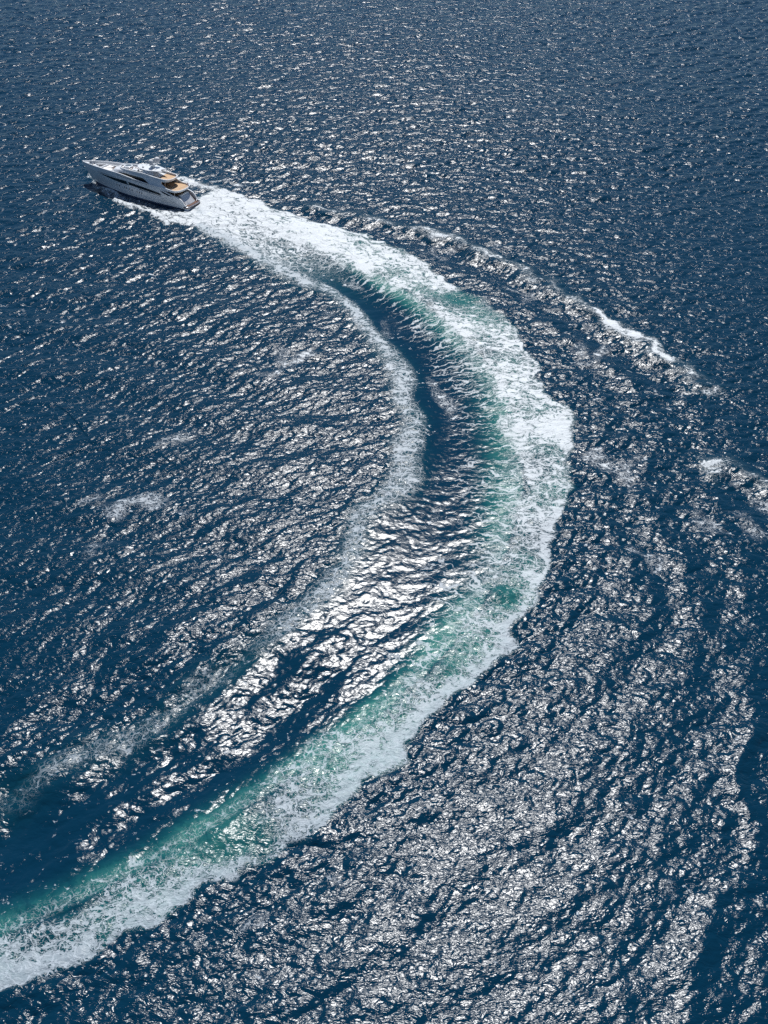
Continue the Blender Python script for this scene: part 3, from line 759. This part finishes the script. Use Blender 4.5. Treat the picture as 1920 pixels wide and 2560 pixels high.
# upper deck with its bulwark running from the bow round the stern
bu = lambda x: (side(x, 4.8) if x > 9 else min(bt(x), 3.95+.0*x))
slab = outline(2.75, lambda x: bu(x)-.03, 42.1, 70, 2.2)
plate('upper_deck', slab, 4.48, 4.72, Mw, yacht)
tk = outline(2.95, lambda x: bu(x)-.2, 13.5, 20, 2.1)
plate('teak_deck', tk, 4.722, 4.76, Mtk, yacht)
ob = outline(2.7, lambda x: bu(x), 42.35, 80, 2.2); ot = outline(2.55, lambda x: bu(x)+.04, 42.5, 80, 2.25)
bul = ringwall('bulwark', ob, ot, lambda x: 4.50, sheer2, 0.16, Mw, yacht)
oc = outline(2.5, lambda x: bu(x)+.08, 42.58, 80, 2.25)
ringwall('cap_rail', oc, oc, lambda x: sheer2(x)+.002, lambda x: sheer2(x)+.07, 0.30, Mw, bul)
fd = outline(25.5, lambda x: max(bu(x)-.22, .02), 41.6, 50, .4)
plate('foredeck', fd, 4.722, 4.95, Mgrey, yacht)
# bow
bd = [(42.2, .12), (41.6, .5), (40.3, 1.05), (40.0, 0.0), (40.3, -1.05), (41.6, -.5), (42.2, -.12)]
a = Acc(); nb = len(bd); a.add([(x, y, 5.15) for x, y in bd]+[(x, y, 5.42) for x, y in bd], [tuple(range(nb)), tuple(range(nb, 2*nb))]+[(k, (k+1) % nb, nb+(k+1) % nb, nb+k) for k in range(nb)])
a.build('bow_platform', Mw, yacht)
a = Acc(); a.tube([(40.9, 0, 5.4), (40.9, 0, 7.0)], .035, 6); a.lathe([(.08, 0), (.08, .12), (0, .16)], (40.9, 0, 7.0), 8); a.build('jackstaff', Mst, yacht)
for sg in (1, -1):
    a = Acc(); a.lathe([(.34, 0), (.34, .1), (.16, .14), (.16, .4), (.28, .46), (.28, .56), (0, .6)], (38.7, sg*.42, 4.95), 16)
    a.box(38.9, 39.7, sg*.30, sg*.52, 4.95, 5.12); a.build('windlass', Mst, yacht)
a = Acc(); a.box(37.7, 38.2, -.4, .4, 4.95, 5.25); a.build('deck_hatch', Mcu, yacht, bevel=.04)
# foredeck lounge: oval coaming, cushions, cross bench
isl = itp([(28.0, 2.55), (31, 2.5), (34, 2.15), (36, 1.5), (37.1, .75), (37.5, .03)])
io = outline(28.0, isl, 37.5, 40, .5, 3.0)
ringwall('lounge_coaming', io, offset2(io, .10), lambda x: 4.95, lambda x: 5.78-.02*(x-28), .34, Mw, yacht)
plate('lounge_floor', offset2(io, .3), 4.951, 5.02, Mgrey, yacht)
a = Acc(); a.box(33.5, 33.95, -2.0, 2.0, 5.02, 5.80); a.build('bench_back', Mw, yacht, bevel=.05)
for y0, y1, x0, x1 in ((.12, 2.0, 30.0, 33.3), (-1.9, -.12, 31.4, 33.3)):
    a = Acc(); a.box(x0, x1, y0, y1, 5.02, 5.55); a.build('sunpad', Mcu, yacht, bevel=.08)
a = Acc(); a.box(29.9, 30.9, -1.9, -.3, 5.02, 5.45); a.build('lounge_table', Mbr, yacht, bevel=.03)
bo = [p for p in outline(28.0, lambda x: isl(x)*.80, 37.0, 40, .5, 3.0)]
arc = [(x-.45, y) for x, y in bo if x > 34.6]
rr = []
for (x, y), (xi, yi) in zip(arc, offset2(arc, .55, False)):
    rr.append([(x, y, 5.02), (x, y, 5.45), (xi, yi, 5.45), (xi, yi, 5.02)])
loft('bow_seat', rr, Mcg, yacht)

# wheelhouse / upper deckhouse
wb = itp([(11.6, 3.3), (20, 3.35), (24.5, 3.25), (27.5, 2.8), (29.2, 1.8), (29.9, .05)])
lev = [(4.76, 0, 1.0), (5.6, .2, .985), (6.2, .55, .97), (6.65, 1.2, .95), (7.0, 2.2, .92)]
rings = []
base = outline(11.6, wb, 29.9, 50, .15, 4)
xmax = 29.9
for z, back, sc_ in lev:
    rings.append([(x if x < 20 else 20+(x-20)*(xmax-back-20)/(xmax-20), y*sc_, z) for x, y in base])
V = [p for r in rings for p in r]; nn_ = len(base); F = gridf(len(lev), nn_, False, True)
h = nn_//2; top = (len(lev)-1)*nn_
for i in range(0, h):
    q = [top+i, top+i+1, top+(nn_-i-1) % nn_, top+(nn_-i) % nn_]; q = [v for j, v in enumerate(q) if v not in q[:j]]
    if len(q) > 2: F.append(tuple(q))
wh = mkobj('wheelhouse', V, F, Mw, yacht, angle=50)
def whs(x, z):
    bk = np.interp(z, [l[0] for l in lev], [l[1] for l in lev]); s_ = np.interp(z, [l[0] for l in lev], [l[2] for l in lev])
    xb = x if x < 20 else 20+(x-20)*(xmax-20)/(xmax-bk-20)
    return wb(min(xb, xmax))*s_
for sg in (1, -1):
    patch_obj('window', [(11.9, 5.0), (14, 5.95), (17, 6.62), (21, 6.62), (24, 6.40), (26.2, 6.12)], [(11.9, 4.95), (14, 5.02), (17, 5.15), (21, 5.35), (24, 5.6), (26.2, 5.85)], whs, Mgl, wh, sg=sg, pr=.05)
    a = Acc(); a.box(26.0, 27.3, sg*3.2, sg*3.35, 4.95, 6.5, -.5); a.build('side_gate', Mw, yacht)
# aft glass doors of the upper saloon
a = Acc(); a.box(11.5, 11.62, -2.4, 2.4, 4.8, 6.7); a.build('saloon_door', Mgl, wh)

# sun deck with flowing sides
bs = itp([(6.8, 3.1), (12, 3.3), (18, 3.3), (22, 3.05), (24.5, 2.5), (26.2, 1.5), (26.9, .03)])
zr = itp([(6.5, 7.45), (12, 7.6), (16, 7.9), (20, 7.75), (24, 7.55), (27, 7.35)])
so = outline(6.8, lambda x: bs(x)-.05, 26.8, 50, 2.1)
plate('sun_deck', so, 6.72, 6.93, Mw, yacht)
plate('teak_deck', outline(7.1, lambda x: bs(x)-.25, 26.3, 50, 1.9), 6.932, 6.97, Mtk, yacht)
obs = outline(6.9, lambda x: bs(x)+.12, 27.4, 60, 2.2); ots = outline(6.45, lambda x: bs(x)+.0, 26.9, 60, 2.3)
sb = ringwall('bulwark', obs, ots, lambda x: 6.70, zr, 0.18, Mw, yacht)
otc = outline(6.40, lambda x: bs(x)+.05, 26.95, 60, 2.3)
ringwall('cap_rail', otc, otc, lambda x: zr(x)+.002, lambda x: zr(x)+.07, 0.34, Mw, sb)
# brow over the wheelhouse windows sweeping down into the wings
for sg in (1, -1):
    br = []
    for k in range(41):
        x = 9.0+18.5*k/40
        yo = max(bs(min(x, 26.6))+.10, 0.3); f = ss(15.5, 9.5, x) if False else max(0, min(1, (16.0-x)/6.0)); f = f*f*(3-2*f)
        drop = 0.0
        z1 = 7.05+.0*f; z0 = 6.55-1.35*f
        yo0 = yo+.20+(4.0-yo-.20)*f
        br.append([(x, sg*(yo-.12), z1+.12), (x, sg*(yo+.10), z1), (x, sg*yo0, z0), (x-.0, sg*(yo0-.22), z0-.04), (x, sg*(yo-.35), z1-.25)])
    loft('brow', br, Mw, yacht)
    wp = [(6.3, 5.12), (12.9, 5.18), (16.3, 6.7), (17.0, 7.6), (14.5, 7.3), (11.2, 6.75), (9.4, 6.35)]
    wy = lambda z: 4.02-(z-5.1)*.36
    a = Acc(); m = len(wp)
    a.add([(x, sg*wy(z), z) for x, z in wp]+[(x, sg*(wy(z)-.2), z) for x, z in wp], [tuple(range(m)), tuple(range(m, 2*m))]+[(k, (k+1) % m, m+(k+1) % m, m+k) for k in range(m)])
    a.build('side_wing', Mw, yacht)
    a = Acc(); a.add([(14.3, sg*(wy(6.95)+.03), 6.95), (13.6, sg*(wy(6.9)+.03), 6.75), (13.5, sg*(wy(7.0)+.03), 7.03), (14.3, sg*(wy(6.95)-.05), 6.95), (13.6, sg*(wy(6.9)-.05), 6.75), (13.5, sg*(wy(7.0)-.05), 7.03)],
                     [(0, 1, 2), (3, 5, 4), (0, 3, 4, 1), (1, 4, 5, 2), (2, 5, 3, 0)]); a.build('air_intake', Mgl, yacht)
    a = Acc(); a.tube([(7.9, sg*3.0, 4.76), (7.9, sg*3.0, 6.72)], .05, 8); a.build('deck_post', Mst, yacht)
    a = Acc(); a.tube([(4.6, sg*3.1, 2.3), (4.6, sg*3.1, 4.5)], .05, 8); a.build('deck_post', Mst, yacht)
# hot tub, sun pads and bar
a = Acc(); a.lathe([(1.35, 0), (1.42, .25), (1.38, .82), (1.25, .88), (1.0, .88), (.95, .66), (0, .66)], (24.0, 0.0, 6.97), 36); tub = a.build('hot_tub', Mw, yacht)
a = Acc(); a.lathe([(.94, .69), (.94, .74), (0, .74)], (24.0, 0.0, 6.97), 30); a.build('tub_water', Mwat, tub)
a = Acc(); a.box(25.1, 25.9, -1.2, 1.2, 6.97, 7.35); a.build('sunpad', Mcu, yacht, bevel=.06)
for y0, y1 in ((1.1, 2.5), (-2.5, -1.1)):
    a = Acc(); a.box(18.9, 20.5, y0, y1, 6.97, 7.85); a.box(18.85, 20.55, y0-.05, y1+.05, 7.85, 7.93); a.build('bar_cabinet', Mw if y0 > 0 else Mgrey, yacht, bevel=.05)
# hard top, radar arch, mast and domes
hb = itp([(11.0, .9), (12.2, 1.9), (14.5, 2.75), (17, 2.6), (18.6, 1.9), (19.6, .9), (19.9, .03)])
ht0 = []
for k in range(33):
    x = 11.2+8.7*k/32; ht0.append((x, hb(x)))
for k, (x, y) in enumerate(ht0):
    if x < 13.3: ht0[k] = (x, max(y, .1))
hto = ht0+[(x, -y) for x, y in reversed(ht0[:-1])]
a = Acc(); m = len(hto); hc = 17
def hz(x, y): return 8.95+.22*(1-(y/2.8)**2)-.02*(x-14)**2*.4
rows = []
for x, y in ht0:
    rows.append([(x-(1.6 if x < 13 else 0)*abs(t)**3*(13-x)/1.8*0.8, t*y, hz(x, t*y)) for t in [j/6-1 for j in range(13)]])
V = [p for r in rows for p in r]; m = len(V); V += [(x, y, z-.28) for x, y, z in V]
F = gridf(33, 13)+gridf(33, 13, off=m)
for i in range(32):
    for j in (0, 12): q = i*13+j; F.append((q, q+13, m+q+13, m+q))
for j in range(12):
    for i in (0, 32): q = i*13+j; F.append((q, q+1, m+q+1, m+q))
htop = mkobj('hardtop', V, F, Mw, yacht)
for sg in (1, -1):
    rr = []
    for k in range(9):
        t = k/8; x = 16.3-1.3*t; z = 7.0+1.9*t; y = 3.15-.65*t
        w2 = 1.35-.45*math.sin(t*math.pi)
        rr.append([(x+w2, sg*y, z), (x-w2, sg*y, z), (x-w2, sg*(y-.18), z), (x+w2, sg*(y-.18), z)])
    loft('radar_arch', rr, Mw, yacht)
rr = []
for k in range(8):
    t = k/7; x = 14.6-.5*t; z = 9.0+1.4*t; w2 = .85-.45*t; d = .75-.35*t
    rr.append([(x+w2*math.cos(q), d*math.sin(q), z) for q in [2*math.pi*j/14 for j in range(14)]])
mast = loft('mast', rr, Mw, yacht)
a = Acc(); a.box(13.6, 14.5, -1.7, 1.7, 10.15, 10.32); a.build('mast_crosstree', Mw, mast, bevel=.05)
dome = [(.34, 0), (.42, .12), (.62, .32), (.70, .62), (.69, .95), (.58, 1.22), (.38, 1.42), (.16, 1.5), (0, 1.52)]
for (x, y, z, s_) in ((14.6, .45, 9.95, 1.15), (13.7, -1.5, 10.25, 1.22)):
    a = Acc(); a.lathe([(r*s_, q*s_) for r, q in dome], (x, y, z), 24); a.build('satellite_dome', Mdome, mast)
a = Acc(); a.box(12.9, 13.1, -.9, .9, 10.55, 10.72); a.tube([(13.0, 0, 10.3), (13.0, 0, 10.6)], .12, 10); a.build('radar_scanner', Mw, mast, bevel=.03)
a = Acc(); a.tube([(14.0, -.5, 10.3), (13.9, -.5, 12.6)], .04, 6, .015); a.build('antenna', Mst, mast)
a = Acc(); a.tube([(18.2, .2, 9.0), (18.0, .2, 10.6)], .03, 6, .012); a.build('antenna', Mst, htop)
a = Acc(); a.lathe([(.3, 0), (.34, .1), (.3, .35), (.0, .45)], (17.0, 1.5, 9.05), 14); a.build('satellite_dome', Mdome, htop)
a = Acc(); a.tube([(17.4, -1.0, 9.1), (17.4, -1.0, 9.5), (17.9, -1.0, 9.55)], .09, 8, .14); a.build('horn', Mst, htop)
# small side deckhouse rails, aft rails
a = Acc()
rp = [(x, y) for x, y in offset2(outline(3.0, lambda x: 3.75, 8.0, 8, 2.1), .05) if x < 8.2]
pl = [p for p in rp if p[1] >= 0][:-1]; pts = [(x, y, 5.55) for x, y in reversed(pl[:13])]+[(x, -y, 5.55) for x, y in pl[1:13]]
a.tube(pts, .028, 6)
for p in pts[::4]: a.tube([p, (p[0], p[1], 5.05)], .022, 6)
a.build('stern_rail', Mst, yacht)
# ensign at the after end of the upper deck
a = Acc(); a.tube([(3.0, -.9, 5.05), (2.3, -.9, 7.0)], .035, 6); staff = a.build('flagstaff', Mst, yacht)
V = []
for i in range(10):
    for j in range(7):
        u, v = i/9, j/6
        V.append((2.38-.30*v+.5*u*.25-.35*u+.05*math.sin(u*9+v*2), -.9+.10*math.sin(u*7+1.5*v)-.25*u, 6.85-1.25*v*0.9-.55*u*(1-.2*v)))
mkobj('flag', V, gridf(10, 7), Mfl, staff)

# teak deck chairs beside the hot tub: they stand on the deck, things of their own
def chair(name):
    e = bpy.data.objects.new(name, None); col.objects.link(e)
    a = Acc()
    for k in range(7): a.box(-.95+.2*k, -.82+.2*k, -.32, .32, .30, .34)
    a.box(-.98, .45, -.34, -.29, .24, .30); a.box(-.98, .45, .29, .34, .24, .30); a.build('seat', Mbr, e)
    a = Acc()
    for k in range(5): a.box(.46+.13*k, .56+.13*k, -.32, .32, .36+.10*k, .40+.10*k)
    a.build('backrest', Mbr, e)
    a = Acc(); a.box(-.85, .4, -.26, .26, .341, .40); a.build('cushion', Mcu, e, bevel=.02)
    for x, y in ((-.85, .3), (-.85, -.3), (.4, .3), (.4, -.3)):
        a = Acc(); a.box(x-.03, x+.03, y-.03, y+.03, 0, .24); a.build('leg', Mbr, e)
    return e
def copy_tree(o, parent=None):
    c = o.copy(); col.objects.link(c)
    if parent: c.parent = parent
    for ch in list(o.children): copy_tree(ch, c)
    return c
bpy.context.view_layer.update()
RM = Matrix.Translation(yacht.location) @ yacht.rotation_euler.to_matrix().to_4x4() @ Matrix.Scale(0.9636, 4)
ch0 = chair('deck_chair')
for k, (x, y, lab) in enumerate(((22.3, .95, 'brown slatted deck chair closest to the hot tub on the top deck'), (21.4, .75, 'brown slatted deck chair in the middle of the row behind the hot tub'), (20.6, .6, 'brown slatted deck chair farthest from the hot tub, next to the white cabinet'))):
    c = ch0 if k == 0 else copy_tree(ch0)
    c.matrix_world = RM @ Matrix.Translation((x, y, 6.972)) @ Matrix.Rotation(R(-100), 4, 'Z')
    tag(c, lab, 'deck chair', 'deck chairs behind the hot tub')
#YACHT_END
